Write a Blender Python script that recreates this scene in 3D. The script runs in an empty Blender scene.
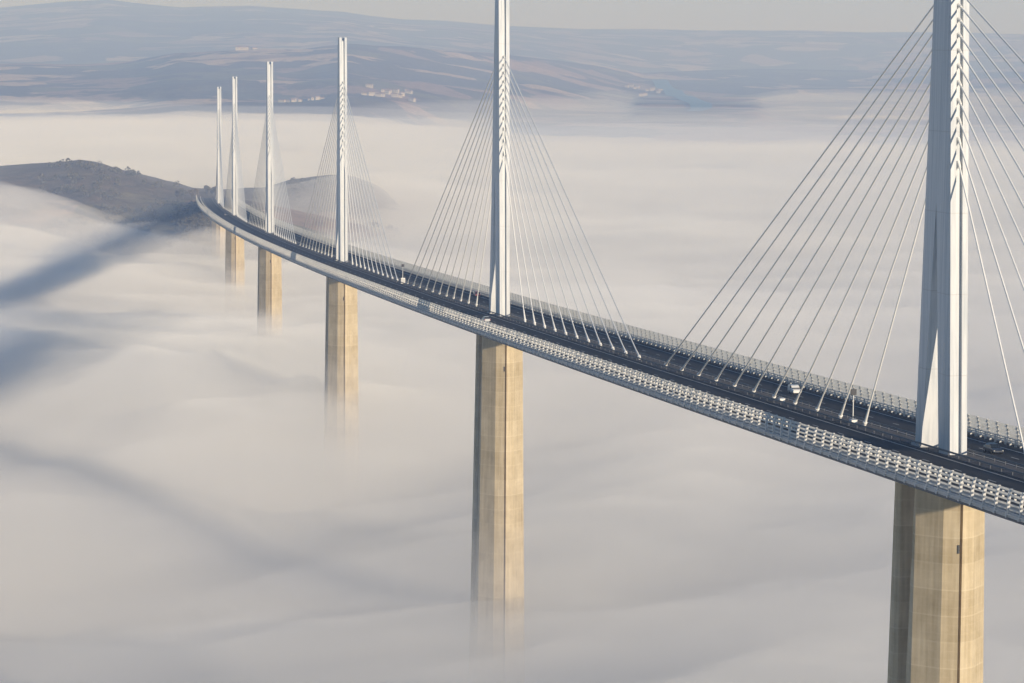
import bpy, bmesh, math, random
import numpy as np
from mathutils import Vector, Matrix

scene = bpy.context.scene
C = scene.collection
R_CURVE = 18900.0
SLOPE = -0.03
PYLON_GAP = 342.0
CAM = Vector((-155.4, -406.1, 59.4))
YAW, PITCH, ROLL, FOC = 0.2133, -0.1002, 0.0089, 2825.2
SUN_AZ = math.radians(27.5)      # shadows run 27.5 degrees off the bridge axis
SUN_EL = math.radians(10.8)

# ------------------------------------------------------------------ helpers
def link(o, parent=None):
    C.objects.link(o)
    if parent is not None:
        o.parent = parent
    return o

def tag(o, label=None, cat=None, group=None, kind=None):
    if label: o['label'] = label
    if cat: o['category'] = cat
    if group: o['group'] = group
    if kind: o['kind'] = kind
    return o

def empty(name, loc=(0, 0, 0), rz=0.0):
    o = bpy.data.objects.new(name, None)
    o.location = loc
    o.rotation_euler = (0, 0, rz)
    o.empty_display_size = 1
    return link(o)

class MB:
    """collects vertices and faces of one mesh"""
    def __init__(self):
        self.v = []; self.f = []
    def add(self, vs, fs):
        n = len(self.v)
        self.v += [tuple(p) for p in vs]
        self.f += [tuple(i + n for i in f) for f in fs]
    def box(self, x0, x1, y0, y1, z0, z1):
        vs = [(x, y, z) for z in (z0, z1) for y in (y0, y1) for x in (x0, x1)]
        self.add(vs, [(0, 2, 3, 1), (4, 5, 7, 6), (0, 1, 5, 4), (2, 6, 7, 3), (0, 4, 6, 2), (1, 3, 7, 5)])
    def loft(self, rings, cap=True, close=True):
        n = len(rings[0]); vs = [p for r in rings for p in r]; fs = []
        m = n if close else n - 1
        for k in range(len(rings) - 1):
            for i in range(m):
                j = (i + 1) % n
                fs.append((k * n + i, k * n + j, (k + 1) * n + j, (k + 1) * n + i))
        if cap:
            fs.append(tuple(range(n))[::-1]); fs.append(tuple(range((len(rings) - 1) * n, len(rings) * n)))
        self.add(vs, fs)
    def tube(self, a, b, r0, r1=None, n=8):
        a = Vector(a); b = Vector(b); r1 = r0 if r1 is None else r1
        d = (b - a).normalized()
        u = d.orthogonal().normalized(); w = d.cross(u)
        rings = []
        for p, r in ((a, r0), (b, r1)):
            rings.append([p + u * (r * math.cos(2 * math.pi * i / n)) + w * (r * math.sin(2 * math.pi * i / n)) for i in range(n)])
        self.loft(rings)
    def build(self, name, mat, parent=None, smooth=False, bevel=0.0):
        me = bpy.data.meshes.new(name)
        me.from_pydata(self.v, [], self.f); me.validate(); me.update()
        bm = bmesh.new(); bm.from_mesh(me)
        bmesh.ops.recalc_face_normals(bm, faces=bm.faces)
        if bevel > 0:
            bmesh.ops.bevel(bm, geom=[e for e in bm.edges if len(e.link_faces) == 2 and e.calc_face_angle(0) > 0.5],
                            offset=bevel, segments=2, affect='EDGES', clamp_overlap=True)
        bm.to_mesh(me); bm.free()
        if smooth:
            me.shade_smooth()
        me.materials.append(mat)
        return link(bpy.data.objects.new(name, me), parent)

def copy_tree(o, parent=None):
    c = o.copy(); C.objects.link(c)
    if parent is not None:
        c.parent = parent
    for ch in list(o.children):
        copy_tree(ch, c)
    return c

# ------------------------------------------------------------------ materials
def new_mat(name):
    m = bpy.data.materials.new(name); m.use_nodes = True
    nt = m.node_tree
    return m, nt, nt.nodes, nt.links, nt.nodes['Principled BSDF']

def plain(name, col, rough=0.6, metal=0.0, var=0.15, scale=3.0, spec=0.4):
    m, nt, N, L, b = new_mat(name)
    tc = N.new('ShaderNodeTexCoord'); no = N.new('ShaderNodeTexNoise')
    no.inputs['Scale'].default_value = scale; no.inputs['Detail'].default_value = 5
    L.new(tc.outputs['Object'], no.inputs['Vector'])
    mx = N.new('ShaderNodeMix'); mx.data_type = 'RGBA'
    mx.inputs[6].default_value = (*[c * (1 - var) for c in col], 1)
    mx.inputs[7].default_value = (*[min(1, c * (1 + var)) for c in col], 1)
    L.new(no.outputs['Fac'], mx.inputs[0]); L.new(mx.outputs[2], b.inputs['Base Color'])
    b.inputs['Roughness'].default_value = rough; b.inputs['Metallic'].default_value = metal
    b.inputs['Specular IOR Level'].default_value = spec
    return m

def math_node(N, L, op, a, b=None, c=None):
    n = N.new('ShaderNodeMath'); n.operation = op
    for i, v in enumerate((a, b, c)):
        if v is None: continue
        if isinstance(v, (int, float)): n.inputs[i].default_value = v
        else: L.new(v, n.inputs[i])
    return n.outputs[0]

def mat_concrete():
    m, nt, N, L, b = new_mat('pier_concrete')
    tc = N.new('ShaderNodeTexCoord'); sx = N.new('ShaderNodeSeparateXYZ')
    L.new(tc.outputs['Object'], sx.inputs[0])
    z = sx.outputs['Z']
    # pour lifts of 4 m, each with its own tone, a joint line between them
    lift = math_node(N, L, 'FLOOR', math_node(N, L, 'DIVIDE', z, 4.0))
    info = N.new('ShaderNodeObjectInfo')
    wn = N.new('ShaderNodeTexWhiteNoise'); wn.noise_dimensions = '2D'
    cb = N.new('ShaderNodeCombineXYZ'); L.new(lift, cb.inputs[0]); L.new(info.outputs['Random'], cb.inputs[1])
    L.new(cb.outputs[0], wn.inputs['Vector'])
    fr = math_node(N, L, 'FRACT', math_node(N, L, 'DIVIDE', z, 4.0))
    joint = math_node(N, L, 'LESS_THAN', fr, 0.06)
    panel = math_node(N, L, 'LESS_THAN', math_node(N, L, 'FRACT', math_node(N, L, 'DIVIDE', z, 1.33)), 0.07)
    n1 = N.new('ShaderNodeTexNoise'); n1.inputs['Scale'].default_value = 0.22; n1.inputs['Detail'].default_value = 6
    n1.inputs['Roughness'].default_value = 0.65
    L.new(tc.outputs['Object'], n1.inputs['Vector'])
    mp = N.new('ShaderNodeMapping'); mp.inputs['Scale'].default_value = (1.6, 1.6, 0.07)
    L.new(tc.outputs['Object'], mp.inputs[0])
    n2 = N.new('ShaderNodeTexNoise'); n2.inputs['Scale'].default_value = 1.0; n2.inputs['Detail'].default_value = 5
    L.new(mp.outputs[0], n2.inputs['Vector'])
    v = math_node(N, L, 'MULTIPLY', wn.outputs['Value'], 0.10)
    v = math_node(N, L, 'ADD', v, math_node(N, L, 'MULTIPLY', n1.outputs['Fac'], 0.55))
    v = math_node(N, L, 'ADD', v, math_node(N, L, 'MULTIPLY', n2.outputs['Fac'], 0.5))
    v = math_node(N, L, 'SUBTRACT', v, 0.10)
    rp = N.new('ShaderNodeValToRGB')
    rp.color_ramp.elements[0].position = 0.25; rp.color_ramp.elements[0].color = (0.36, 0.285, 0.17, 1)
    rp.color_ramp.elements[1].position = 0.75; rp.color_ramp.elements[1].color = (0.70, 0.60, 0.43, 1)
    L.new(v, rp.inputs[0])
    mx = N.new('ShaderNodeMix'); mx.data_type = 'RGBA'; mx.blend_type = 'MIX'
    L.new(math_node(N, L, 'ADD', math_node(N, L, 'MULTIPLY', joint, 0.13), math_node(N, L, 'MULTIPLY', panel, 0.1)), mx.inputs[0])
    L.new(rp.outputs[0], mx.inputs[6]); mx.inputs[7].default_value = (0.78, 0.70, 0.54, 1)
    L.new(mx.outputs[2], b.inputs['Base Color'])
    b.inputs['Roughness'].default_value = 0.9; b.inputs['Specular IOR Level'].default_value = 0.2
    bp = N.new('ShaderNodeBump'); bp.inputs['Strength'].default_value = 0.5; bp.inputs['Distance'].default_value = 0.1
    L.new(v, bp.inputs['Height']); L.new(bp.outputs[0], b.inputs['Normal'])
    return m

def mat_white_steel():
    m, nt, N, L, b = new_mat('white_painted_steel')
    tc = N.new('ShaderNodeTexCoord')
    mp = N.new('ShaderNodeMapping'); mp.inputs['Scale'].default_value = (2.0, 2.0, 0.05)
    L.new(tc.outputs['Object'], mp.inputs[0])
    n = N.new('ShaderNodeTexNoise'); n.inputs['Scale'].default_value = 1; n.inputs['Detail'].default_value = 6
    L.new(mp.outputs[0], n.inputs['Vector'])
    rp = N.new('ShaderNodeValToRGB')
    rp.color_ramp.elements[0].position = 0.3; rp.color_ramp.elements[0].color = (0.51, 0.54, 0.57, 1)
    rp.color_ramp.elements[1].position = 0.6; rp.color_ramp.elements[1].color = (0.67, 0.685, 0.70, 1)
    L.new(n.outputs['Fac'], rp.inputs[0])
    sx = N.new('ShaderNodeSeparateXYZ'); L.new(tc.outputs['Object'], sx.inputs[0])
    seam = math_node(N, L, 'LESS_THAN', math_node(N, L, 'FRACT', math_node(N, L, 'DIVIDE', sx.outputs['Z'], 12.2)), 0.012)
    mx = N.new('ShaderNodeMix'); mx.data_type = 'RGBA'
    L.new(math_node(N, L, 'MULTIPLY', seam, 0.35), mx.inputs[0])
    L.new(rp.outputs[0], mx.inputs[6]); mx.inputs[7].default_value = (0.4, 0.39, 0.37, 1)
    L.new(mx.outputs[2], b.inputs['Base Color'])
    b.inputs['Roughness'].default_value = 0.5; b.inputs['Specular IOR Level'].default_value = 0.2
    return m

def mat_screen(name, col, trans=0.5):
    m, nt, N, L, b = new_mat(name)
    out = N['Material Output']
    tc = N.new('ShaderNodeTexCoord'); no = N.new('ShaderNodeTexNoise')
    no.inputs['Scale'].default_value = 1.7; no.inputs['Detail'].default_value = 5
    L.new(tc.outputs['Object'], no.inputs['Vector'])
    mx = N.new('ShaderNodeMix'); mx.data_type = 'RGBA'
    mx.inputs[6].default_value = (*[c * 0.78 for c in col], 1)
    mx.inputs[7].default_value = (*[min(1, c * 1.15) for c in col], 1)
    L.new(no.outputs['Fac'], mx.inputs[0])
    L.new(mx.outputs[2], b.inputs['Base Color']); b.inputs['Roughness'].default_value = 0.4
    tr = N.new('ShaderNodeBsdfTranslucent'); L.new(mx.outputs[2], tr.inputs[0])
    ms = N.new('ShaderNodeMixShader'); ms.inputs[0].default_value = trans
    L.new(b.outputs[0], ms.inputs[1]); L.new(tr.outputs[0], ms.inputs[2]); L.new(ms.outputs[0], out.inputs[0])
    return m

def mat_asphalt():
    m, nt, N, L, b = new_mat('asphalt')
    tc = N.new('ShaderNodeTexCoord')
    n = N.new('ShaderNodeTexNoise'); n.inputs['Scale'].default_value = 0.35; n.inputs['Detail'].default_value = 8
    mp = N.new('ShaderNodeMapping'); mp.inputs['Scale'].default_value = (2.2, 0.06, 1)
    L.new(tc.outputs['Object'], mp.inputs[0]); L.new(mp.outputs[0], n.inputs['Vector'])
    rp = N.new('ShaderNodeValToRGB')
    rp.color_ramp.elements[0].position = 0.3; rp.color_ramp.elements[0].color = (0.030, 0.032, 0.036, 1)
    rp.color_ramp.elements[1].position = 0.7; rp.color_ramp.elements[1].color = (0.062, 0.062, 0.064, 1)
    L.new(n.outputs['Fac'], rp.inputs[0]); L.new(rp.outputs[0], b.inputs['Base Color'])
    b.inputs['Roughness'].default_value = 0.9; b.inputs['Specular IOR Level'].default_value = 0.15
    return m

def mat_ground():
    m, nt, N, L, b = new_mat('hill_country')
    geo = N.new('ShaderNodeNewGeometry')
    vo = N.new('ShaderNodeTexVoronoi'); vo.inputs['Scale'].default_value = 0.0032; vo.inputs['Randomness'].default_value = 0.9
    n0 = N.new('ShaderNodeTexNoise'); n0.inputs['Scale'].default_value = 0.004; n0.inputs['Detail'].default_value = 4
    L.new(geo.outputs['Position'], n0.inputs['Vector'])
    vm = N.new('ShaderNodeVectorMath'); vm.operation = 'MULTIPLY_ADD'
    L.new(n0.outputs['Color'], vm.inputs[0]); vm.inputs[1].default_value = (160, 160, 0); L.new(geo.outputs['Position'], vm.inputs[2])
    L.new(vm.outputs[0], vo.inputs['Vector'])
    rp = N.new('ShaderNodeValToRGB'); cr = rp.color_ramp; cr.interpolation = 'CONSTANT'
    cols = [(0.0, (0.13, 0.11, 0.07)), (0.2, (0.30, 0.21, 0.15)), (0.38, (0.12, 0.11, 0.07)),
            (0.55, (0.38, 0.27, 0.19)), (0.7, (0.17, 0.15, 0.08)), (0.84, (0.48, 0.37, 0.26))]
    cr.elements[0].position = 0; cr.elements[0].color = (*cols[0][1], 1)
    cr.elements[1].position = cols[1][0]; cr.elements[1].color = (*cols[1][1], 1)
    for p, c in cols[2:]:
        e = cr.elements.new(p); e.color = (*c, 1)
    sp = N.new('ShaderNodeSeparateColor'); L.new(vo.outputs['Color'], sp.inputs[0]); L.new(sp.outputs[0], rp.inputs[0])
    # woodland patches and scrub
    n1 = N.new('ShaderNodeTexNoise'); n1.inputs['Scale'].default_value = 0.0034; n1.inputs['Detail'].default_value = 9
    n1.inputs['Roughness'].default_value = 0.62
    L.new(geo.outputs['Position'], n1.inputs['Vector'])
    r1 = N.new('ShaderNodeValToRGB'); r1.color_ramp.elements[0].position = 0.50; r1.color_ramp.elements[1].position = 0.54
    L.new(n1.outputs['Fac'], r1.inputs[0])
    n2 = N.new('ShaderNodeTexNoise'); n2.inputs['Scale'].default_value = 0.06; n2.inputs['Detail'].default_value = 7
    n2.inputs['Roughness'].default_value = 0.7
    L.new(geo.outputs['Position'], n2.inputs['Vector'])
    wood = N.new('ShaderNodeMix'); wood.data_type = 'RGBA'
    wood.inputs[6].default_value = (0.045, 0.045, 0.03, 1); wood.inputs[7].default_value = (0.17, 0.125, 0.085, 1)
    L.new(n2.outputs['Fac'], wood.inputs[0])
    mx = N.new('ShaderNodeMix'); mx.data_type = 'RGBA'
    L.new(r1.outputs[0], mx.inputs[0]); L.new(rp.outputs[0], mx.inputs[6]); L.new(wood.outputs[2], mx.inputs[7])
    m2 = N.new('ShaderNodeMix'); m2.data_type = 'RGBA'; m2.blend_type = 'MULTIPLY'; m2.inputs[0].default_value = 1.0
    r2 = N.new('ShaderNodeValToRGB'); r2.color_ramp.elements[0].color = (0.9, 0.87, 0.84, 1); r2.color_ramp.elements[1].color = (1.9, 1.75, 1.6, 1)
    r2.color_ramp.elements[0].position = 0.3; r2.color_ramp.elements[1].position = 0.7
    L.new(n2.outputs['Fac'], r2.inputs[0]); L.new(mx.outputs[2], m2.inputs[6]); L.new(r2.outputs[0], m2.inputs[7])
    L.new(m2.outputs[2], b.inputs['Base Color']); b.inputs['Roughness'].default_value = 1.0
    b.inputs['Specular IOR Level'].default_value = 0.05
    bp = N.new('ShaderNodeBump'); bp.inputs['Strength'].default_value = 1; bp.inputs['Distance'].default_value = 6
    L.new(n2.outputs['Fac'], bp.inputs['Height']); L.new(bp.outputs[0], b.inputs['Normal'])
    return m

def mat_volume(name, density, col, aniso, absorb=None):
    m, nt, N, L, b = new_mat(name)
    out = N['Material Output']; N.remove(b)
    sc = N.new('ShaderNodeVolumeScatter')
    sc.inputs['Color'].default_value = (*col, 1); sc.inputs['Density'].default_value = density
    sc.inputs['Anisotropy'].default_value = aniso
    L.new(sc.outputs[0], out.inputs['Volume'])
    return m

M = {}
M['concrete'] = mat_concrete()
M['steel'] = mat_white_steel()
M['stay'] = plain('stay_sheath', (0.88, 0.87, 0.84), 0.4)
M['deck'] = plain('deck_paint', (0.42, 0.43, 0.44), 0.5, scale=0.4)
M['lip'] = plain('dark_drip_edge', (0.07, 0.075, 0.085), 0.6)
M['fascia'] = mat_screen('fascia_panel', (0.95, 0.92, 0.87), 0.65)
M['slat'] = mat_screen('translucent_slat', (0.93, 0.91, 0.86), 0.75)
M['post'] = plain('screen_post_paint', (0.58, 0.58, 0.57), 0.4)
M['asphalt'] = mat_asphalt()
M['line'] = plain('road_line_paint', (0.62, 0.62, 0.6), 0.7, var=0.3, scale=0.8)
M['median'] = plain('median_gravel', (0.14, 0.125, 0.115), 0.95, var=0.4, scale=0.6)
M['barrier'] = plain('pale_barrier', (0.62, 0.62, 0.60), 0.5)
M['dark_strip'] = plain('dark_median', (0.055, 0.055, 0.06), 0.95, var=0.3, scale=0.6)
M['rail'] = plain('galvanised_rail', (0.16, 0.165, 0.175), 0.6)
M['dark'] = plain('dark_metal', (0.035, 0.035, 0.04), 0.5)
M['tyre'] = plain('tyre_rubber', (0.02, 0.02, 0.02), 0.9)
M['rim'] = plain('alloy_rim', (0.4, 0.4, 0.4), 0.3, metal=0.8)
M['glass'] = plain('car_window', (0.02, 0.025, 0.03), 0.08, spec=0.8)
M['lamp'] = plain('headlight_glass', (0.75, 0.75, 0.72), 0.1, spec=0.8)
M['tail'] = plain('tail_light', (0.4, 0.02, 0.02), 0.2)
M['ground'] = mat_ground()
M['water'] = plain('river_water', (0.05, 0.13, 0.17), 0.4, spec=0.5, var=0.2, scale=0.01)
M['housewall'] = plain('lime_render', (0.48, 0.44, 0.38), 0.9, scale=0.3)
M['roof'] = plain('clay_roof', (0.26, 0.17, 0.13), 0.9, scale=0.3)
M['pane'] = plain('dark_window', (0.03, 0.035, 0.04), 0.2)
M['trunk'] = plain('bark', (0.07, 0.05, 0.035), 0.95)
M['bare'] = plain('bare_twigs', (0.22, 0.17, 0.12), 0.95)

# ------------------------------------------------------------------ bridge line
def line(s, lat=0.0, z=0.0):
    th = s / R_CURVE
    return Vector((R_CURVE * (1 - math.cos(th)) + lat * math.cos(th), R_CURVE * math.sin(th) - lat * math.sin(th), SLOPE * s + z))

def heading(s):              # rotation about z that turns +Y into the bridge tangent
    return -s / R_CURVE

S0, S1 = -560.0, 1925.0

def sweep(mb, prof, s0=S0, s1=S1, ds=12.5, close=True):
    n = max(2, int(round((s1 - s0) / ds)) + 1)
    rings = [[line(s0 + (s1 - s0) * k / (n - 1), x, z) for x, z in prof] for k in range(n)]
    mb.loft(rings, cap=close, close=close)

# deck girder
deck = empty('viaduct_deck', line(0)); deck.location = (0, 0, 0)
tag(deck, 'long gently curving motorway deck of pale steel carried high above the fog', 'bridge deck')
mb = MB()
sweep(mb, [(-14.95, -0.02), (-15.2, -1.15), (-9.8, -2.6), (-3.2, -4.2), (3.2, -4.2), (9.8, -2.6), (15.2, -1.15), (14.95, -0.02)])
mb.build('box_girder', M['deck'], deck)
for sgn in (-1, 1):
    mb = MB()
    sweep(mb, [(sgn * 16.0, -1.5), (sgn * 16.32, -1.5), (sgn * 16.32, -1.18), (sgn * 16.0, -1.18)])
    mb.build('drip_edge', M['lip'], deck)

# road and markings
mb = MB()
for a, b_ in ((-13.9, -2.3), (2.3, 13.9)):
    sweep(mb, [(a, 0.0), (b_, 0.0)], close=False)
tag(mb.build('road', M['asphalt']), kind='structure', label='dark asphalt dual carriageway on the bridge deck')
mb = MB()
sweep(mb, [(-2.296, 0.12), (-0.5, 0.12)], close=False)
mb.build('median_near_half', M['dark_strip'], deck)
mb = MB()
sweep(mb, [(-0.5, 0.12), (2.296, 0.12)], close=False)
for a in (-2.296, 2.296):
    sweep(mb, [(a, 0.0), (a, 0.12)], close=False)
for a in (-1, 1):
    sweep(mb, [(a * 13.9, 0.01), (a * 14.9, 0.01)], close=False)
mb.build('median_strip', M['median'], deck)
mb = MB()
for a in (-13.2 + 2.4, -3.3, 3.3, 13.2 - 2.4):
    sweep(mb, [(a - 0.11, 0.008), (a + 0.11, 0.008)], close=False)
for lat in (-7.05, 7.05):
    s = S0
    while s < S1 - 4:
        mb.add([line(s, lat - 0.09, 0.008), line(s, lat + 0.09, 0.008), line(s + 3, lat + 0.09, 0.008), line(s + 3, lat - 0.09, 0.008)], [(0, 1, 2, 3)])
        s += 13
tag(mb.build('road_markings', M['line']), kind='structure', label='white lane lines painted on the motorway')

# guard rails
for lat, lab in ((-12.9, 'steel guard rail on the near edge of the road, behind the near wind screen'),
                 (-2.0, 'steel guard rail on the near side of the central strip'),
                 (2.0, 'steel guard rail on the far side of the central strip'),
                 (12.9, 'steel guard rail along the far edge, in front of the far wind screen')):
    g = empty('guard_rail'); tag(g, lab, 'guard rail')
    edge = abs(lat) > 5
    mt = M['barrier'] if edge else M['rail']
    mb = MB()
    for z, h_ in (((0.45, 0.16), (0.78, 0.16), (1.12, 0.14)) if edge else ((0.62, 0.28),)):
        sweep(mb, [(lat - 0.05, z), (lat + 0.05, z), (lat + 0.05, z + h_), (lat - 0.05, z + h_)])
    mb.build('rail', mt, g)
    mb = MB()
    s = S0 + 1
    pw = 0.16 if edge else 0.035
    while s < S1:
        p = line(s, lat + (0.12 if edge else 0)); mb.box(p.x - pw, p.x + pw, p.y - 0.08, p.y + 0.08, p.z, p.z + (1.2 if edge else 0.8)); s += 2.085 if edge else 4.17
    tag(mb.build('rail_posts', mt, g), kind='stuff')

# wind screens: curved posts every 4.17 m with broad translucent slats between, fascia below
def screen_profile(sgn, t):      # t 0..1 up the screen
    return sgn * (16.12 - 0.30 * t * t + 0.12 * math.sin(math.pi * t)), -0.55 + 3.05 * t

def wind_screen(sgn, label):
    w = empty('wind_screen'); tag(w, label, 'wind screen')
    mb = MB()
    rows = 5
    for k in range(rows):        # louvres: inner edge low, outer edge high
        t1 = (k + 1.0) / rows; t0 = t1 - (0.075 if sgn < 0 else 0.15)
        x1, z1 = screen_profile(sgn, t1); x0, z0 = screen_profile(sgn, t0)
        x0 -= sgn * (0.04 if sgn < 0 else 0.18); x1 += sgn * (0.04 if sgn < 0 else 0.10)
        sweep(mb, [(x0, z0), (x1, z1), (x1 + sgn * 0.02, z1 - 0.06), (x0 + sgn * 0.02, z0 - 0.06)], ds=12.5)
    mb.build('slats', M['slat'], w)
    mb = MB()
    prof = [(sgn * 16.17, -0.44), (sgn * 16.22, -0.44), (sgn * 16.23, -0.5), (sgn * 16.3, -1.17), (sgn * 16.26, -1.17), (sgn * 16.17, -0.5)]
    sweep(mb, prof)
    for x, z in ((16.2, -0.62),):
        sweep(mb, [(sgn * x, z), (sgn * (x + 0.3), z), (sgn * (x + 0.32), z - 0.2), (sgn * x, z - 0.2)])
    mb.build('fascia', M['fascia'], w)
    mb = MB(); s = S0 + 0.3
    while s < S1 - 2:
        mb.loft([[line(s - 0.06, sgn * x, z), line(s + 0.06, sgn * x, z), line(s + 0.06, sgn * 16.2, z), line(s - 0.06, sgn * 16.2, z)] for x, z in ((15.1, -1.0), (15.02, -0.45))])
        s += 4.17
    tag(mb.build('bracket_row', M['deck'], w), kind='stuff')
    # one post, then copies
    def post_mesh(mbx, s):
        rings = []
        for k in range(6):
            t = k / 5
            x, z = screen_profile(sgn, t * 1.02)
            d = 0.24 - 0.04 * t
            rings.append([line(s - 0.16, x - sgn * d * 0.7, z), line(s + 0.16, x - sgn * d * 0.7, z),
                          line(s + 0.16, x + sgn * d, z), line(s - 0.16, x + sgn * d, z)])
        mbx.loft(rings)
        rings = []
        for x, z, d in ((16.16, -0.5, 0.34), (16.28, -1.16, 0.32)):
            rings.append([line(s - 0.2, sgn * (x - 0.05), z), line(s + 0.2, sgn * (x - 0.05), z),
                          line(s + 0.2, sgn * (x + d), z), line(s - 0.2, sgn * (x + d), z)])
        mbx.loft(rings)
    base = MB(); post_mesh(base, 0.0)
    proto = base.build('screen_post', M['post'], w)
    count = 0; rest = MB()
    s = -100.08 * 1.0
    first = True
    s = -112.59
    while s < S1 - 2:
        if count < 100:
            p = proto if first else proto.copy()
            if not first: C.objects.link(p)
            first = False
            l = line(s); p.location = l; p.rotation_euler = (0, 0, heading(s)); count += 1
        else:
            post_mesh(rest, s)
        s += 4.17
    s = -112.59 - 4.17
    while s > S0:
        post_mesh(rest, s); s -= 4.17
    tag(rest.build('screen_posts', M['post'], w), kind='stuff')
    return w
wind_screen(-1, 'pale lattice wind screen along the near edge of the bridge deck')
wind_screen(1, 'cream lattice wind screen along the far edge of the bridge deck')

# ------------------------------------------------------------------ pylons and stays
A0 = 35.08
HS = [44.2, 47.7, 50.8, 53.6, 56.3, 58.8, 61.1, 63.4, 65.7, 67.8, 69.9]
T = lambda z: 15.0 - 0.113 * z

def half_section(z, yi, w, f, sgn, notch=0.0):
    yo = T(z) / 2; cw = f * 0.36; d = 0.55
    pts = [(w, yi), (w, yo - 1.35), (f, yo), (cw, yo), (cw, yo - d), (-cw, yo - d), (-cw, yo), (-f, yo), (-w, yo - 1.35), (-w, yi)]
    r = []
    for i, (x, y) in enumerate(pts):
        zz = z
        if notch and i in (4, 5): zz = z - notch
        r.append(Vector((x, sgn * y, zz)))
    return r

def make_pylon():
    root = empty('pylon')
    tag(root, 'x', 'pylon')
    for sgn in (-1, 1):
        mb = MB(); rings = []
        for k in range(7):
            z = 38.0 * k / 6
            yi = 3.7 * (1 - z / 38.0) + 0.02
            w = 1.75 - 0.0032 * z; f = 1.36 + 0.0012 * z
            rings.append(half_section(z, yi, w, f, sgn))
        mb.loft(rings)
        mb.build('leg', M['steel'], root)
        mb = MB()
        mb.box(-2.0, 2.0, sgn * 5.6 - 2.1, sgn * 5.6 + 2.1, -0.6, 0.22)
        mb.build('leg_base', M['deck'], root)
    mb = MB(); rings = []
    for k in range(7):
        z = 38.0 + 49.0 * k / 6
        w = 1.75 - 0.0032 * z; f = 1.36 + 0.0012 * z
        nt = 1.6 if k == 6 else 0
        a = half_section(z, 0.0, w, f, 1, nt); b = half_section(z, 0.0, w, f, -1, nt)
        ring = a[1:9] + b[1:9][::-1]
        rings.append(ring)
    mb.loft(rings)
    # open-topped: lower crosswise gap between the two crests
    mb.build('mast', M['steel'], root)
    for sgn in (-1, 1):
        for k in range(11):
            y1 = sgn * (A0 + 12.51 * k)
            z1 = 0.5
            z0 = HS[k]; y0 = sgn * (T(z0) / 2 - 0.35)
            top = Vector((0, y0, z0)); bot = Vector((0, y1, z1 + SLOPE * y1))
            d = (top - bot).normalized()
            mb = MB(); mb.tube(bot + d * 3.2, top, 0.145, n=8)
            st = mb.build('stay_cable', M['stay'], root, smooth=False)
            mb = MB(); mb.tube(bot - d * 0.4, bot + d * 3.4, 0.30, 0.17, n=10); mb.tube(bot + d * 0.3, bot + d * 0.55, 0.38, 0.38, n=10)
            mb.build('anchor_sleeve', M['stay'], st)
            mb = MB(); mb.tube(top - d * 0.9, top + d * 0.3, 0.22, 0.27, n=8)
            mb.build('anchor_tube', M['stay'], st)
    return root

PYL = ['nearest and largest pylon, split legs on the deck at the right, top cut off',
       'second nearest pylon, tall white mast at the middle of the picture',
       'third pylon from the right, slim white mast wholly in view',
       'fourth pylon from the right, slim mast with a faint fan of stays',
       'fifth pylon from the right, thin mast beside the last one',
       'farthest and shortest looking pylon, at the hillside end of the bridge']
p0 = make_pylon()
for i in range(6):
    p = p0 if i == 0 else copy_tree(p0)
    p.location = line(342 * i); p.rotation_euler = (0, 0, heading(342 * i))
    tag(p, PYL[i], 'pylon', 'white pylons with cable stays')

# ------------------------------------------------------------------ piers
PIE = ['nearest concrete pier, faceted tan column under the right end of the deck',
       'second nearest concrete pier, tall column sinking into fog at the middle',
       'third concrete pier from the right, fading into fog',
       'fourth concrete pier from the right, short length showing above fog',
       'fifth concrete pier from the right, standing close beside the last one',
       'farthest concrete pier, in front of the dark hillside']
def pier_ring(z, sgn, g):
    # z measured from the pier top, negative downward; faceted nose outward
    e = -z * 0.012
    w1, w2 = 5.5 + e, 2.45 + e * 0.4
    yi = g; ys = 4.7 + e * 1.1; ym = ys + 3.6; yo = ym + 1.1
    sl, sd = 0.22, 0.7
    pts = [(w1 - 0.6, yi), (w1, yi + 0.5), (w1, ys), (w2, ym), (sl, yo), (sl, yo - sd), (-sl, yo - sd), (-sl, yo), (-w2, ym), (-w1, ys), (-w1, yi + 0.5), (-w1 + 0.6, yi)]
    return [Vector((x, sgn * y, z)) for x, y in pts]
for i in range(6):
    s = 342 * i
    r = empty('bridge_pier', line(s, 0, -4.2), heading(s))
    tag(r, PIE[i], 'pier', 'concrete bridge piers rising out of the fog')
    depth = {0: 190, 1: 180, 2: 170, 3: 160, 4: 150, 5: 120}[i]
    for sgn in (-1, 1):
        mb = MB()
        rings = [pier_ring(-z, sgn, 3.5 * max(0, 1 - z / 95.0) + 0.03) for z in (0.9, 20, 40, 60, 80, 95, 120, depth)]
        mb.loft(rings[::-1])
        col = mb.build('column', M['concrete'], r)
        mb = MB(); mb.box(-3.0, 3.0, sgn * 7 - 1.6, sgn * 7 + 1.6, -0.9, 0.6); mb.build('bearing_block', M['deck'], r)
        # small hatch on the outer nose
        if sgn == -1:
            mb = MB(); mb.box(-0.5, -0.24, -9.56, -8.9, -10.2, -8.9); mb.build('access_hatch', M['dark'], col)

# ------------------------------------------------------------------ vehicles
def wheel(parent, x, y, r, w=0.24):
    sx = 1 if x > 0 else -1
    mb = MB(); mb.tube((x - w / 2, y, r), (x + w / 2, y, r), r, n=18); t = mb.build('wheel', M['tyre'], parent)
    mb = MB(); mb.tube((x + sx * w / 2, y, r), (x + sx * (w / 2 + 0.02), y, r), r * 0.62, n=14); mb.build('rim', M['rim'], t)

def paint(name, col):
    return plain(name, col, 0.3, metal=0.0, var=0.05, spec=0.6)

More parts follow.
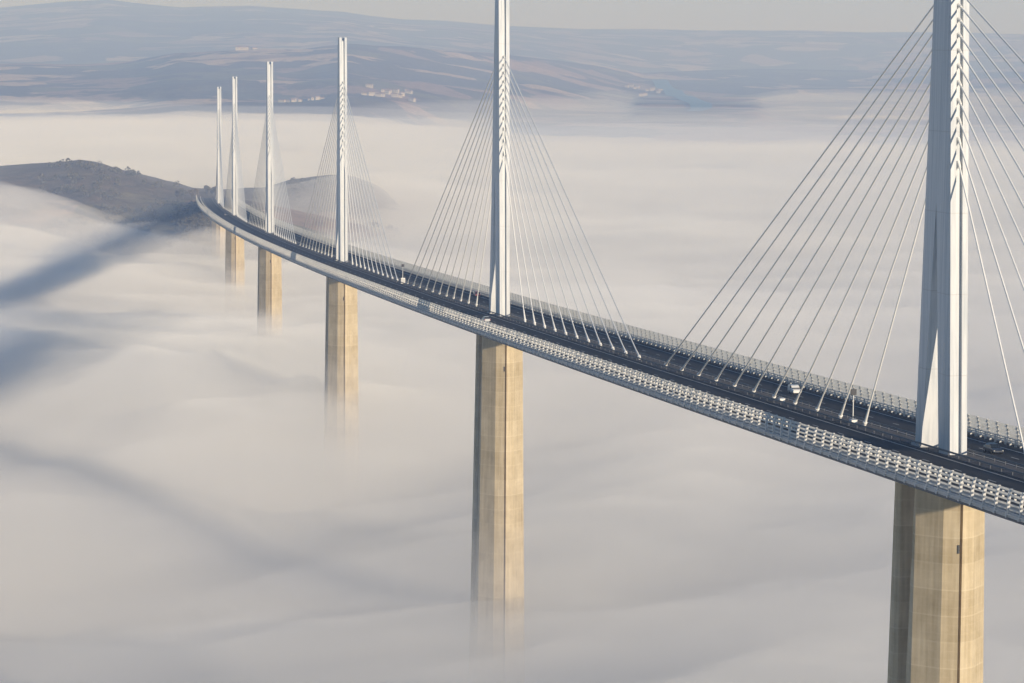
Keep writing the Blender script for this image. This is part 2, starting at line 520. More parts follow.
def loft_profile(mb, stations, halfw):
    """stations: (y, z_low, z_high, width factor) -> rounded cross sections"""
    rings = []
    for y, z0, z1, wf in stations:
        w = halfw * wf; h = z1 - z0
        rings.append([Vector((x, y, z)) for x, z in ((-w * 0.9, z0), (w * 0.9, z0), (w, z0 + h * 0.25), (w, z0 + h * 0.7), (w * 0.9, z1), (-w * 0.9, z1), (-w, z0 + h * 0.7), (-w, z0 + h * 0.25))])
    mb.loft(rings)

def make_car(mat, label, s, lat, rev):
    """front towards local +Y"""
    r = empty('car', line(s, lat, 0.004), heading(s) + (math.pi if rev else 0))
    tag(r, label, 'car')
    mb = MB()
    loft_profile(mb, [(-2.12, 0.45, 0.80, 0.86), (-2.05, 0.30, 0.93, 0.95), (-1.5, 0.26, 0.98, 1), (0, 0.26, 0.95, 1), (0.95, 0.26, 0.93, 1), (1.7, 0.28, 0.80, 0.98), (2.05, 0.32, 0.68, 0.92), (2.14, 0.42, 0.60, 0.84)], 0.88)
    mb.build('body', mat, r, smooth=False)
    mb = MB()
    rings = []
    for z, y0, y1, w in ((0.93, -1.75, 1.05, 0.80), (1.2, -1.5, 0.62, 0.73), (1.40, -1.15, 0.2, 0.64)):
        rings.append([Vector((-w, y0, z)), Vector((w, y0, z)), Vector((w, y1, z)), Vector((-w, y1, z))])
    mb.loft(rings); mb.build('windows', M['glass'], r)
    mb = MB()
    rings = []
    for z, y0, y1, w in ((1.37, -1.22, 0.28, 0.67), (1.42, -1.15, 0.2, 0.65), (1.46, -0.95, 0.0, 0.55)):
        rings.append([Vector((-w, y0, z)), Vector((w, y0, z)), Vector((w, y1, z)), Vector((-w, y1, z))])
    mb.loft(rings); mb.build('roof', mat, r)
    for x in (-0.76, 0.76):
        for y in (-1.35, 1.35): wheel(r, x, y, 0.32)
        mb = MB(); mb.box(x - 0.2 if x > 0 else x - 0.02, x + 0.02 if x > 0 else x + 0.2, 2.0, 2.13, 0.52, 0.66); mb.build('headlight', M['lamp'], r)
        mb = MB(); mb.box(x - 0.16, x + 0.06, -2.13, -2.0, 0.62, 0.82) if x > 0 else mb.box(x - 0.06, x + 0.16, -2.13, -2.0, 0.62, 0.82); mb.build('tail_light', M['tail'], r)
    return r

def make_van(mat, label, s, lat, rev, L_=5.4, H=2.4, box=False):
    r = empty('box_truck' if box else 'van', line(s, lat, 0.004), heading(s) + (math.pi if rev else 0))
    tag(r, label, 'truck' if box else 'van')
    hw = 1.0
    mb = MB()
    if not box:
        loft_profile(mb, [(-L_ / 2, 0.4, H - 0.1, 0.94), (-L_ / 2 + 0.2, 0.35, H, 0.98), (L_ / 2 - 1.9, 0.35, H, 1), (L_ / 2 - 1.1, 0.35, H - 0.55, 1), (L_ / 2 - 0.85, 0.35, 1.2, 0.98), (L_ / 2 - 0.1, 0.38, 0.98, 0.94), (L_ / 2, 0.45, 0.75, 0.86)], hw)
        mb.build('body', mat, r)
        mb = MB()
        mb.add([(-0.86, L_ / 2 - 1.42, H - 0.38), (0.86, L_ / 2 - 1.42, H - 0.38), (0.86, L_ / 2 - 0.78, 1.24), (-0.86, L_ / 2 - 0.78, 1.24),
                (-0.86, L_ / 2 - 1.5, H - 0.42), (0.86, L_ / 2 - 1.5, H - 0.42), (0.86, L_ / 2 - 0.95, 1.2), (-0.86, L_ / 2 - 0.95, 1.2)],
               [(0, 1, 2, 3), (4, 7, 6, 5), (0, 4, 5, 1), (1, 5, 6, 2), (2, 6, 7, 3), (3, 7, 4, 0)])
        mb.build('windscreen', M['glass'], r)
        for sx in (-1, 1):
            mb = MB(); mb.box(min(sx * 0.99, sx * 1.015), max(sx * 0.99, sx * 1.015), L_ / 2 - 2.3, L_ / 2 - 1.5, 1.25, 1.85); mb.build('side_window', M['glass'], r)
            mb = MB(); mb.box(min(sx * 0.25, sx * 0.8), max(sx * 0.25, sx * 0.8), -L_ / 2 - 0.012, -L_ / 2 + 0.1, 1.35, 1.95); mb.build('rear_window', M['glass'], r)
        ys = (-L_ / 2 + 1.1, L_ / 2 - 0.95)
    else:
        hw = 1.15
        mb.box(-hw, hw, -L_ / 2, L_ / 2 - 1.9, 0.95, H); mb.build('cargo_box', mat, r, bevel=0.05)
        mb = MB()
        loft_profile(mb, [(L_ / 2 - 1.8, 0.5, 2.25, 0.95), (L_ / 2 - 0.7, 0.5, 2.2, 0.95), (L_ / 2 - 0.25, 0.5, 1.4, 0.95), (L_ / 2, 0.55, 1.2, 0.9)], hw)
        cab = mb.build('cab', mat, r)
        mb = MB(); mb.add([(-0.9, L_ / 2 - 0.66, 2.1), (0.9, L_ / 2 - 0.66, 2.1), (0.9, L_ / 2 - 0.24, 1.42), (-0.9, L_ / 2 - 0.24, 1.42),
                           (-0.9, L_ / 2 - 0.8, 2.1), (0.9, L_ / 2 - 0.8, 2.1), (0.9, L_ / 2 - 0.5, 1.35), (-0.9, L_ / 2 - 0.5, 1.35)],
                          [(0, 1, 2, 3), (4, 7, 6, 5), (0, 4, 5, 1), (1, 5, 6, 2), (2, 6, 7, 3), (3, 7, 4, 0)])
        mb.build('windscreen', M['glass'], cab)
        mb = MB(); mb.box(-0.9, 0.9, -L_ / 2, L_ / 2 - 0.4, 0.55, 0.85); mb.build('chassis', M['dark'], r)
        ys = (-L_ / 2 + 1.1, L_ / 2 - 1.0)
    for x in (-hw + 0.14, hw - 0.14):
        for y in ys: wheel(r, x, y, 0.38)
        mb = MB(); mb.box(x - 0.12, x + 0.12, L_ / 2 - 0.08, L_ / 2 + 0.01, 0.62, 0.8); mb.build('headlight', M['lamp'], r)
        mb = MB(); mb.box(x - 0.08, x + 0.08, -L_ / 2 - 0.015, -L_ / 2 + 0.08, 0.98, 1.3); mb.build('tail_light', M['tail'], r)
    return r

white = paint('white_car_paint', (0.8, 0.8, 0.78))
make_van(white, 'small white van on the far carriageway, between the two nearest pylons', 97.0, 7.6, True, 4.2, 1.8).scale = (0.85, 0.85, 0.9)
make_car(paint('dark_blue_car_paint', (0.03, 0.04, 0.06)), 'dark car just right of the nearest pylon, on the far carriageway', -5.0, 6.6, True)
make_car(paint('pale_car_paint', (0.6, 0.62, 0.64)), 'pale car on the near carriageway beside the second pylon', 314.0, -9.0, False)
make_car(paint('red_car_paint', (0.35, 0.05, 0.04)), 'small red car on the far carriageway just left of the second pylon', 433.0, 10.3, True)
make_car(paint('silver_car_paint', (0.6, 0.6, 0.6)), 'pale car far off near the hillside end of the bridge', 1370.0, -5.5, False)

# signs and masts
def sign(name, label, s, lat, h, w, hh, cat, boxed=False):
    r = empty(name, line(s, lat, 0.12), heading(s)); tag(r, label, cat)
    mb = MB(); mb.tube((0, 0, 0), (0, 0, h), 0.09, 0.07); mb.build('pole', M['stay'], r)
    mb = MB(); mb.box(-w / 2, w / 2, -0.2, 0.12, h - 0.1, h + hh); mb.build('panel', M['dark'], r, bevel=0.03)
    if boxed:
        mb = MB(); mb.box(-0.7, 0.7, -0.9, -0.2, 0, 1.9); b = mb.build('cabinet', M['stay'], r, bevel=0.05)
        mb = MB(); mb.box(-0.6, 0.6, -0.93, -0.9, 0.25, 1.7); mb.build('cabinet_door', M['post'], b)
    return r
sign('camera_mast', 'white pole with dark box on top and pale cabinet at its foot', 511.0, -0.8, 5.6, 0.9, 0.8, 'mast', True)
sign('message_sign', 'dark sign panel on a post in the central strip left of the nearest pylon', 46.0, 1.7, 4.4, 1.0, 0.9, 'sign')
for s, lab in ((81.5, 'low pale junction box in the central strip, farther of two'), (41.5, 'low pale junction box in the central strip, nearer of two')):
    r = empty('junction_box', line(s, 0.2, 0.12), heading(s)); tag(r, lab, 'box')
    mb = MB(); mb.box(-0.5, 0.5, -0.7, 0.7, 0, 0.55); mb.build('housing', M['stay'], r, bevel=0.04)
    mb = MB(); mb.box(-0.55, 0.55, -0.75, 0.75, 0.55, 0.62); mb.build('lid', M['post'], r)

# ------------------------------------------------------------------ noise
_rng = np.random.default_rng(11)
_G = _rng.random((256, 256))
def vnoise(x, y):
    xi = np.floor(x).astype(int); yi = np.floor(y).astype(int)
    fx = x - xi; fy = y - yi
    fx = fx * fx * fx * (fx * (fx * 6 - 15) + 10); fy = fy * fy * fy * (fy * (fy * 6 - 15) + 10)
    a = _G[xi % 256, yi % 256]; b = _G[(xi + 1) % 256, yi % 256]
    c = _G[xi % 256, (yi + 1) % 256]; d = _G[(xi + 1) % 256, (yi + 1) % 256]
    return (a * (1 - fx) + b * fx) * (1 - fy) + (c * (1 - fx) + d * fx) * fy
def fbm(x, y, oct=5, gain=0.5):
    t = 0; a = 1; n = 0
    for k in range(oct):
        ca, sa = math.cos(0.7 * k), math.sin(0.7 * k)
        t = t + a * (vnoise(ca * x - sa * y + 17.3 * k, sa * x + ca * y + 5.1 * k) - 0.5) * 2; n += a
        a *= gain; x = x * 2.03; y = y * 2.03
    return t / n
def sm(a, b, t):
    u = np.clip((t - a) / (b - a), 0, 1); return u * u * (3 - 2 * u)
def interp(px, tab):
    return np.interp(px, [t[0] for t in tab], [t[1] for t in tab])

# the land is laid out by bearing and distance from the viewpoint hill
def polar(x, y):
    dx = x - CAM.x; dy = y - CAM.y
    r = np.hypot(dx, dy); az = np.arctan2(dx, dy) - YAW
    return r, 512 + 2825 * np.tan(np.clip(az, -1.3, 1.3))
def elev(y, r):
    return CAM.z - (y - 57.0) / 2825.0 * r

def land(x, y):
    x = np.asarray(x, float); y = np.asarray(y, float)
    r, px = polar(x, y)
    # near hill that receives the bridge
    ry = interp(px, [(-1500, 230), (-500, 190), (-100, 176), (0, 171), (40, 168), (78, 165), (95, 167), (115, 173), (140, 180), (165, 187), (190, 192), (230, 195), (262, 190), (290, 182), (325, 178), (340, 177), (358, 181), (378, 191), (400, 206), (440, 240), (600, 300), (2500, 600)])
    rr = interp(px, [(-1500, 2300), (0, 2600), (100, 2560), (200, 2480), (300, 2700), (420, 2800), (3000, 2800)])
    zr = elev(ry, rr)
    front = sm(0, 1, (rr - r) / interp(px, [(0, 900), (150, 860), (215, 820), (260, 760), (400, 600)]))
    back = sm(0, 1, (r - rr) / 1100)
    hill = np.where(r < rr, zr - (zr + 170) * front * 0.85, zr - (zr + 175) * back)
    hill = hill + fbm(x / 140, y / 140, 5) * 9 * sm(0, 250, np.abs(r - rr) + 90)
    # spur under the last span
    d = np.hypot((x - 96) / 1.0, (y - 1985) / 1.6)
    hill = np.maximum(hill, -61 - 0.20 * np.maximum(d - 25, 0) - 0.0002 * np.maximum(d - 25, 0) ** 2 + fbm(x / 50, y / 50, 3) * 2 * sm(30, 120, d))
    # middle country
    rs = interp(px, [(-2000, 5200), (0, 6000), (350, 6300), (450, 7200), (560, 8300), (700, 9800), (790, 10300), (900, 10500), (3000, 10500)])
    rm = rs + interp(px, [(0, 3600), (500, 3600), (700, 3600), (900, 3000), (3000, 3000)])
    my = interp(px, [(-2000, 60), (0, 68), (80, 68), (130, 66), (175, 58), (240, 54), (300, 53), (345, 47), (400, 49), (500, 54), (560, 60), (640, 71), (700, 68), (760, 66), (900, 67), (3000, 60)])
    zm = elev(my, rm)
    u = (r - rs) / (rm - rs)
    mid = -150 + (zm + 150) * (0.42 * sm(-0.25, 0.12, u) + 0.33 * np.clip(u, 0, 1) + 0.25 * sm(0.3, 1, u))
    mid = mid + (fbm(x / 900, y / 900, 6) * 36 + fbm(x / 260 + 9, y / 260, 4) * 11) * sm(0, 0.3, u) * (1 - 0.6 * sm(0.8, 1, u))
    plain_ = -172 + 98 * sm(575, 640, px) * (1 - sm(750, 820, px)) * sm(6400, 6900, r) + fbm(x / 500, y / 500, 5) * 4
    mid = np.where(u > 1, zm - 120 * sm(1.0, 1.35, u), mid)
    # far plateau
    fy = interp(px, [(-3000, 20), (-300, 18), (0, 13), (30, 10), (58, 7), (107, 4), (150, 8), (180, 10.5), (215, 9), (250, 8), (300, 11), (340, 13), (370, 17), (400, 20), (445, 21), (500, 25.5), (580, 28), (640, 27.5), (700, 28.5), (800, 27.5), (860, 29), (940, 28), (1024, 30), (3000, 26)])
    zf = elev(fy, 19000.0)
    v = (r - (rm + 1500)) / (19000 - (rm + 1500))
    far = zm - 120 + (zf - zm + 120) * np.clip(v, 0, 1) ** 0.9 + fbm(x / 1500, y / 1500, 6) * 45 * sm(0, 0.2, v) * (1 - 0.85 * sm(0.75, 1, v))
    far = np.where(v > 1, zf - (r - 19000) * 0.03, far)
    vale = -172 + 86 * sm(400, 520, px) * sm(4600, 5600, r) + fbm(x / 700 + 4, y / 900, 5) * 14
    mid = np.maximum(np.maximum(mid, vale), np.where(r < 12500, plain_, -172))
    z = np.maximum(np.maximum(hill, mid), np.where(v > 0, far, -400))
    return np.maximum(z, -172)

def polar_sheet(r_list, a_list, zfun):
    a = np.array(a_list); r = np.array(r_list)
    A, Rr = np.meshgrid(a, r)
    X = CAM.x + Rr * np.sin(A + YAW); Y = CAM.y + Rr * np.cos(A + YAW)
    return X, Y, zfun(X, Y)

def grid_mesh(name, X, Y, Z, mat, bottom=None, smooth=True):
    nr, na = X.shape
    co = np.stack([X, Y, Z], -1).reshape(-1, 3)
    idx = np.arange(nr * na).reshape(nr, na)
    q = np.stack([idx[:-1, :-1], idx[:-1, 1:], idx[1:, 1:], idx[1:, :-1]], -1).reshape(-1, 4)[:, ::-1]
    faces = [q]
    if bottom is not None:
        co2 = co.copy(); co2[:, 2] = bottom
        n = nr * na
        co = np.concatenate([co, co2])
        faces.append(q[:, ::-1] + n)
        loop = np.concatenate([idx[0, :], idx[1:, -1], idx[-1, -2::-1], idx[-2:0:-1, 0]])
        l2 = np.roll(loop, -1)
        faces.append(np.stack([loop, l2, l2 + n, loop + n], -1)[:, ::-1])
    F = np.concatenate(faces)
    me = bpy.data.meshes.new(name)
    me.vertices.add(len(co)); me.vertices.foreach_set('co', co.astype(np.float32).ravel())
    me.loops.add(F.size); me.loops.foreach_set('vertex_index', F.astype(np.int32).ravel())
    me.polygons.add(len(F)); me.polygons.foreach_set('loop_start', np.arange(0, F.size, 4, dtype=np.int32))
    me.polygons.foreach_set('loop_total', np.full(len(F), 4, dtype=np.int32))
    me.update(calc_edges=True); me.validate()
    bm = bmesh.new(); bm.from_mesh(me); bmesh.ops.recalc_face_normals(bm, faces=bm.faces); bm.to_mesh(me); bm.free()
    if smooth and bottom is None: me.shade_smooth()
    me.materials.append(mat)
    return link(bpy.data.objects.new(name, me))

def angles(fine, wide, step):
    c = np.arange(-fine, fine + 1e-6, step)
    o = np.geomspace(step, wide - fine, 26)
    return np.concatenate([(-fine - o)[::-1], c, fine + o])

# ground: one sheet out past the horizon ridge
r_l = np.concatenate([np.geomspace(60, 1700, 30), np.arange(1730, 3200, 14), np.geomspace(3250, 5500, 25), np.linspace(5560, 14000, 230), np.linspace(14100, 19600, 70), np.geomspace(19900, 40000, 10)])
X, Y, Z = polar_sheet(r_l, angles(0.24, 1.35, 0.0009), land)
tag(grid_mesh('ground', X, Y, Z, M['ground']), kind='structure', label='hazy hills, fields and woods beyond the valley')

# ------------------------------------------------------------------ fog
def fogtop(x, y):
    r, px = polar(x, y)
    # rotate so that swells run across the valley
    ca, sa = math.cos(0.5), math.sin(0.5)
    u = (ca * x + sa * y); v = (-sa * x + ca * y)
    wx = fbm(u / 420 + 3, v / 420 + 8, 3) * 120
    wy = fbm(u / 420 + 31, v / 420 + 1, 3) * 120
    big = fbm((u + wx) / 520 + 2, (v + wy) / 330 + 7, 3)
    med = fbm((u + wx * 0.6) / 150 + 12, (v + wy) / 95, 4, 0.5)
    puff = (0.5 - np.abs(fbm((u + wx) / 62 + 5, v / 44 + 50, 3))) * 2 * sm(-0.2, 0.3, med)
    fade = 1 - 0.25 * sm(4000, 9000, r)
    z = -82 + (big * 14 + med * 6.5 + puff * 3.5) * fade
    lift = 14 * np.exp(-((x + 130) / 130) ** 2 - ((y - 1750) / 260) ** 2)
    dip = 27 * np.exp(-((x - 65) / 110) ** 2 - ((y - 1790) / 210) ** 2)
    lift = lift + 16 * np.exp(-((x + 105) / 95) ** 2 - ((y - 900) / 190) ** 2)
    far_ = sm(4300, 5600, r) * sm(330, 480, px)
    z = z - 27 * far_ + far_ * 26 * fbm(x / 900 + 70, y / 1300 + 20, 4)
    z = z - 10 * np.exp(-((x - 3) / 220) ** 2 - ((y - 300) / 220) ** 2)
    z = z + lift - dip - 34 * sm(560, 640, px) * (1 - sm(750, 840, px)) * sm(6500, 7100, r)
    return z
r_f = np.concatenate([np.geomspace(150, 420, 20), np.geomspace(430, 15500, 520)])
af = angles(0.24, 1.1, 0.0022)
X, Y, Z = polar_sheet(r_f, af, fogtop)
M['fog'] = mat_volume('valley_fog', 0.015, (0.76, 0.77, 0.80), -0.36)
M['mist'] = mat_volume('thin_mist', 0.0042, (0.73, 0.74, 0.79), -0.33)
M['veil'] = mat_volume('darkening_veil', 0.0010, (0.48, 0.53, 0.68), -0.2)  # bluish absorbing volume added to darken the distant fog and soften its edges
M['haze'] = mat_volume('air_haze', 0.00016, (0.44, 0.62, 1.0), 0.0)
tag(grid_mesh('fog', X, Y, Z, M['fog'], bottom=-178.0), kind='structure', label='sea of fog filling the valley')
def misttop(x, y):
    r, px = polar(x, y)
    b1 = 21 * np.exp(-((x + 70) / 120) ** 2 - ((y - 1860) / 300) ** 2)
    b2 = 23 * np.exp(-((x - 275) / 130) ** 2 - ((y - 2080) / 260) ** 2)
    return fogtop(x, y) + 11 + (13 + 10 * sm(4000, 8000, r)) * fbm(x / 260 + 40, y / 180 + 3, 4) + b1 + b2
X, Y, Z = polar_sheet(r_f[::2], af[::2], misttop)
tag(grid_mesh('mist', X, Y, Z, M['mist'], bottom=-176.0), kind='structure', label='thin mist lying over the fog')
def veiltop(x, y):
    r, px = polar(x, y)
    return -54 + 30 * sm(1700, 2300, r) * (1 - 0.5 * sm(3200, 5000, r)) + 14 * fbm(x / 600 + 11, y / 500 + 60, 4) - 12 * sm(3200, 6000, r) - 22 * sm(600, 650, px) * (1 - sm(730, 790, px)) * sm(6500, 7500, r)
X, Y, Z = polar_sheet(np.concatenate([np.geomspace(150, 420, 8), np.geomspace(440, 15000, 180)]), af[::2], veiltop)
tag(grid_mesh('veil', X, Y, Z, M['veil'], bottom=-174.0), kind='structure', label='added bluish veil that darkens and softens the far fog')
# clear-day haze filling the air of the whole basin
a = angles(0.3, 1.2, 0.1)
mb = MB()
r_out = 24000
pts = [(CAM.x + r_out * math.sin(t + YAW), CAM.y + r_out * math.cos(t + YAW)) for t in np.linspace(-1.3, 1.3, 15)]
pts = [(CAM.x - 2500, CAM.y - 1500)] + pts + [(CAM.x + 2500, CAM.y - 1500)]
def hz_top(x, y):
    return 150 + 470 * float(sm(2500, 12000, math.hypot(x - CAM.x, y - CAM.y)))
rings = [[Vector((x, y, -190)) for x, y in pts], [Vector((x, y, hz_top(x, y))) for x, y in pts]]
for q in (0.75, 0.5, 0.4, 0.3, 0.2, 0.12, 0.05, 0.01):
    c0 = (CAM.x, CAM.y)
    rings.append([Vector((c0[0] + (x - c0[0]) * q, c0[1] + (y - c0[1]) * q, hz_top(c0[0] + (x - c0[0]) * q, c0[1] + (y - c0[1]) * q))) for x, y in pts])
mb.loft(rings)
tag(mb.build('haze', M['haze']), kind='structure', label='blue morning haze in the air')

# ------------------------------------------------------------------ river
def at(px, r):
    az = math.atan((px - 512) / 2825) + YAW
    x = CAM.x + r * math.sin(az); y = CAM.y + r * math.cos(az)
    return x, y, float(land(x, y))

# ------------------------------------------------------------------ villages
def house(name, px, r, w, d, h, rz, label, group, wallmat=None):
    x, y, z = at(px, r)
    e = empty(name, (x, y, z), rz); tag(e, label, 'house', group)
    mb = MB(); mb.box(-w / 2, w / 2, -d / 2, d / 2, -4, h); mb.build('wall', wallmat or M['housewall'], e)
    mb = MB()
    o = 0.6
    mb.add([(-w / 2 - o, -d / 2 - o, h), (w / 2 + o, -d / 2 - o, h), (w / 2 + o, d / 2 + o, h), (-w / 2 - o, d / 2 + o, h), (-w / 2 - o, 0, h + d * 0.3), (w / 2 + o, 0, h + d * 0.3)],
           [(0, 3, 2, 1), (0, 1, 5, 4), (2, 3, 4, 5), (0, 4, 3), (1, 2, 5)])
    mb.build('roof', M['roof'], e)
    mb = MB()
    for k in range(3):
        xx = -w / 2 + (k + 0.5) * w / 3
        mb.box(xx - 0.8, xx + 0.8, -d / 2 - 0.05, -d / 2 + 0.1, h * 0.45, h * 0.8)
    tag(mb.build('windows', M['pane'], e), kind='stuff')
random.seed(4)
def village(n, x0, x1, r0, r1, label, group, big=1.0):
    for k in range(n):
        px = x0 + (x1 - x0) * (k + random.uniform(0.1, 0.9)) / n
        house('house', px, random.uniform(r0, r1), random.uniform(13, 24) * big, random.uniform(9, 13) * big, random.uniform(6, 10) * big, random.uniform(-0.5, 0.5) - 0.2, label, group)
village(16, 362, 412, 7050, 7350, 'pale house with clay roof in the village left of the second pylon', 'houses of the middle village', 0.85)
village(10, 280, 322, 6700, 6950, 'small pale house in the hamlet between the third and fourth pylons from the right', 'houses of the left hamlet', 0.75)
village(11, 622, 660, 10200, 11100, 'pale house of the distant village above the river bend', 'houses of the distant village', 0.85)
house('farmhouse', 241, 9450, 42, 18, 12, -0.2, 'long white farmhouse on the ridge above the fifth pylon', None)
house('barn', 253, 9480, 18, 14, 9, 0.3, 'small white barn right of the ridge farmhouse', None)

# ------------------------------------------------------------------ trees at the bridge end
def leafmat(name, a, b_):
    m, nt, N, L, b = new_mat(name)
    geo = N.new('ShaderNodeNewGeometry')
    mx = N.new('ShaderNodeMix'); mx.data_type = 'RGBA'
    mx.inputs[6].default_value = (*a, 1); mx.inputs[7].default_value = (*b_, 1)
    L.new(geo.outputs['Random Per Island'], mx.inputs[0]); L.new(mx.outputs[2], b.inputs['Base Color'])
    b.inputs['Roughness'].default_value = 0.9; b.inputs['Specular IOR Level'].default_value = 0.1
    return m
M['leaf'] = leafmat('dark_foliage', (0.045, 0.048, 0.03), (0.13, 0.11, 0.07))
M['rust'] = leafmat('autumn_foliage', (0.10, 0.07, 0.035), (0.20, 0.14, 0.07))
def crown(mb, c, R_, hh, n, leaf, rnd):
    lobes = [(Vector((rnd.uniform(-.55, .55) * R_, rnd.uniform(-.55, .55) * R_, rnd.uniform(-.5, .6) * hh)), rnd.uniform(0.35, 0.6)) for _ in range(8)]
    for _ in range(n):
        lc, lr = rnd.choice(lobes)
        d = Vector((rnd.gauss(0, 1), rnd.gauss(0, 1), rnd.gauss(0, 1))).normalized() * (rnd.uniform(0.55, 1.0) ** 0.5)
        p = c + lc + Vector((d.x * R_ * lr, d.y * R_ * lr, d.z * hh * lr))
        u = Vector((rnd.gauss(0, 1), rnd.gauss(0, 1), rnd.gauss(0, 1))).normalized(); w = u.orthogonal().normalized()
        s = leaf * rnd.uniform(0.6, 1.3)
        mb.add([p - u * s, p + w * s * 0.7, p + u * s, p - w * s * 0.7], [(0, 1, 2, 3)])
def make_tree(h, seed, mat):
    rnd = random.Random(seed)
    r = empty('tree')
    mb = MB(); mb.tube((0, 0, -1), (0.1, 0, h * 0.35), 0.035 * h, 0.022 * h); mb.tube((0.1, 0, h * 0.35), (0, 0.1, h * 0.8), 0.022 * h, 0.008 * h)
    for k in range(5):
        a = k * 1.3; mb.tube((0.05, 0, h * (0.3 + .06 * k)), (math.cos(a) * h * .25, math.sin(a) * h * .25, h * (0.55 + .05 * k)), 0.012 * h, 0.004 * h, n=5)
    mb.build('trunk', M['trunk'], r)
    mb = MB(); crown(mb, Vector((0, 0, h * 0.62)), h * 0.42, h * 0.42, 420, 0.075 * h, rnd); mb.build('crown', mat, r)
    return r
protos = [make_tree(9, 1, M['leaf']), make_tree(8, 2, M['leaf']), make_tree(7, 3, M['rust'])]
spots = [(182, 2380, 0, 'round dark tree on the skyline left of the bridge end'), (207, 2450, 0, 'dark tree behind the bridge end, left one of a clump'),
         (211, 2465, 1, 'dark tree behind the bridge end, middle one of a clump'), (215, 2455, 0, 'dark tree behind the bridge end, right one of a clump'),
         (190, 2400, 2, 'brownish bare tree just left of the bridge end'), (195, 2420, 2, 'second brownish bare tree touching the bridge end'),
         (176, 2390, 2, 'small brown tree left of the round dark tree')]
used = set()
for px, r, k, lab in spots:
    t = protos[k] if k not in used else copy_tree(protos[k]); used.add(k)
    t.location = at(px, r); t.rotation_euler = (0, 0, px); tag(t, lab, 'tree')
# woodland on the near hillside: one uncountable mass of leaf clumps
rnd = random.Random(9)
mb = MB()
def wood(n, x0, x1, r0, r1):
    for _ in range(n):
        px = rnd.uniform(x0, x1); r = rnd.uniform(r0, r1)
        x, y, z = at(px, r)
        if fbm(np.array([x / 90.0]), np.array([y / 90.0]), 3)[0] < -0.08: continue
        R_ = rnd.uniform(2.5, 4.6)
        for _k in range(26):
            d = Vector((rnd.gauss(0, 1), rnd.gauss(0, 1), abs(rnd.gauss(0, 1)))).normalized() * rnd.uniform(0.6, 1)
            p = Vector((x, y, z)) + Vector((d.x * R_, d.y * R_, d.z * R_ * 1.4 + 1))
            u = Vector((rnd.gauss(0, 1), rnd.gauss(0, 1), rnd.gauss(0, 1))).normalized(); w = u.orthogonal().normalized(); s = rnd.uniform(.7, 1.4)
            mb.add([p - u * s, p + w * s * .8, p + u * s, p - w * s * .8], [(0, 1, 2, 3)])
wood(230, 40, 190, 2150, 2540)
wood(420, 175, 262, 2050, 2330)
wood(160, 280, 400, 2400, 2680)
tag(mb.build('woodland', M['leaf']), 'scrubby dark woodland covering the near hillside', 'woodland', kind='stuff')

# ------------------------------------------------------------------ river bend
mb = MB()
path = [(655, 11800, 30), (664, 11000, 34), (675, 10200, 36), (685, 9400, 36), (693, 8700, 34), (698, 8100, 32), (699, 7650, 28), (696, 7350, 24), (690, 7150, 16)]
ptsr = []
for k in range(len(path) - 1):
    for q in range(6):
        t = q / 6
        ptsr.append(tuple(path[k][j] * (1 - t) + path[k + 1][j] * t for j in range(3)))
P = [Vector((*at(a_, b_)[:2], 0)) for a_, b_, c_ in ptsr]
ra, rb = [], []
for k in range(len(P)):
    d = (P[min(k + 1, len(P) - 1)] - P[max(k - 1, 0)]).normalized(); nrm = Vector((-d.y, d.x, 0))
    wv = ptsr[k][2]
    for lst, sg in ((ra, 1), (rb, -1)):
        lst.append(P[k] + nrm * sg * wv)
zz = [max(float(land(p.x, p.y)) for p in (a_, b_, (a_ + b_) / 2)) + 4 for a_, b_ in zip(ra, rb)]
for k in range(len(P)):
    ra[k].z = zz[k]; rb[k].z = zz[k]
mb.loft([[a_, b_] for a_, b_ in zip(ra, rb)], cap=False, close=False)
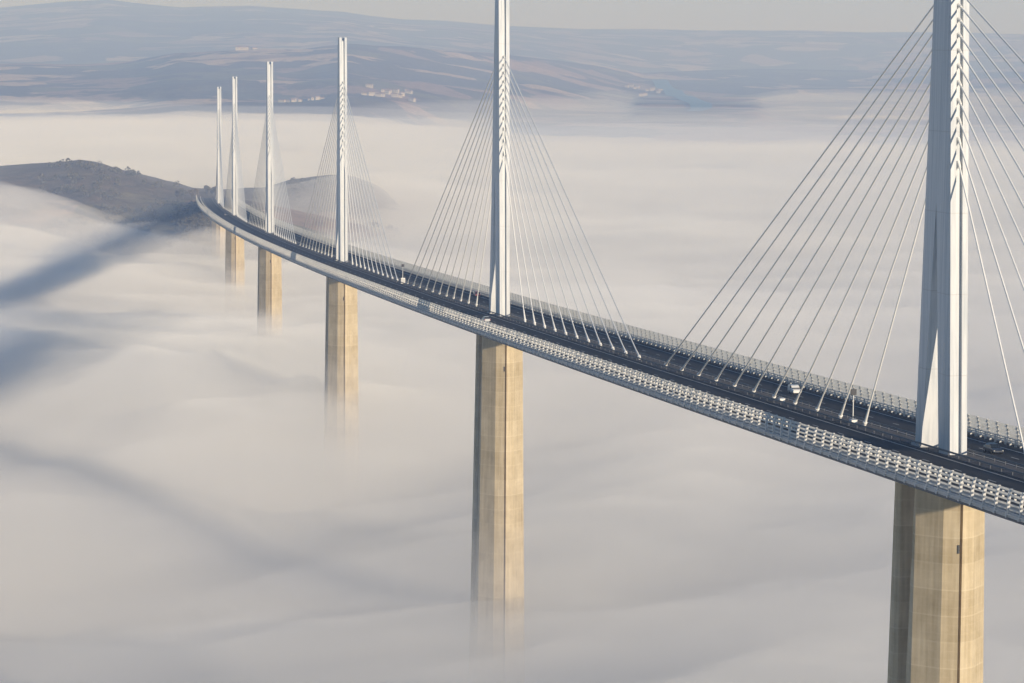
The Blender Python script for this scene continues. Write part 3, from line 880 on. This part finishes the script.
tag(mb.build('river', M['water'], smooth=False), kind='structure', label='blue river bend showing through thin fog')

# ------------------------------------------------------------------ light
sd = Vector((math.sin(SUN_AZ) * math.cos(SUN_EL), -math.cos(SUN_AZ) * math.cos(SUN_EL), math.sin(SUN_EL)))
sun = bpy.data.lights.new('sun', 'SUN'); sun.energy = 5.0; sun.angle = math.radians(0.8); sun.color = (1.0, 0.87, 0.70)
so = bpy.data.objects.new('sun', sun); link(so); so.rotation_euler = sd.to_track_quat('Z', 'Y').to_euler()
w = bpy.data.worlds.new('World'); scene.world = w; w.use_nodes = True
nt = w.node_tree; bg = nt.nodes['Background']
sky = nt.nodes.new('ShaderNodeTexSky'); sky.sky_type = 'NISHITA'; sky.sun_disc = False
sky.sun_elevation = SUN_EL; sky.sun_rotation = math.atan2(sd.x, sd.y)
sky.altitude = 600; sky.air_density = 1.0; sky.dust_density = 0.0; sky.ozone_density = 4.0
nt.links.new(sky.outputs[0], bg.inputs[0]); bg.inputs[1].default_value = 0.11

# ------------------------------------------------------------------ camera
cam = bpy.data.cameras.new('camera'); co = bpy.data.objects.new('camera', cam); link(co)
cam.sensor_width = 36; cam.lens = 36 * FOC / 1024; cam.clip_start = 1; cam.clip_end = 60000
F = Vector((math.sin(YAW) * math.cos(PITCH), math.cos(YAW) * math.cos(PITCH), math.sin(PITCH)))
Rt = Vector((math.cos(YAW), -math.sin(YAW), 0)); U = Rt.cross(F)
R2 = Rt * math.cos(ROLL) + U * math.sin(ROLL); U2 = -Rt * math.sin(ROLL) + U * math.cos(ROLL)
co.matrix_world = Matrix(((R2.x, U2.x, -F.x, CAM.x), (R2.y, U2.y, -F.y, CAM.y), (R2.z, U2.z, -F.z, CAM.z), (0, 0, 0, 1)))
scene.camera = co
scene.view_settings.view_transform = 'Standard'; scene.view_settings.look = 'None'
scene.view_settings.exposure = 0; scene.view_settings.gamma = 1
cy = scene.cycles
cy.use_denoising = True
cy.volume_bounces = 3; cy.max_bounces = 10; cy.diffuse_bounces = 3; cy.transparent_max_bounces = 12
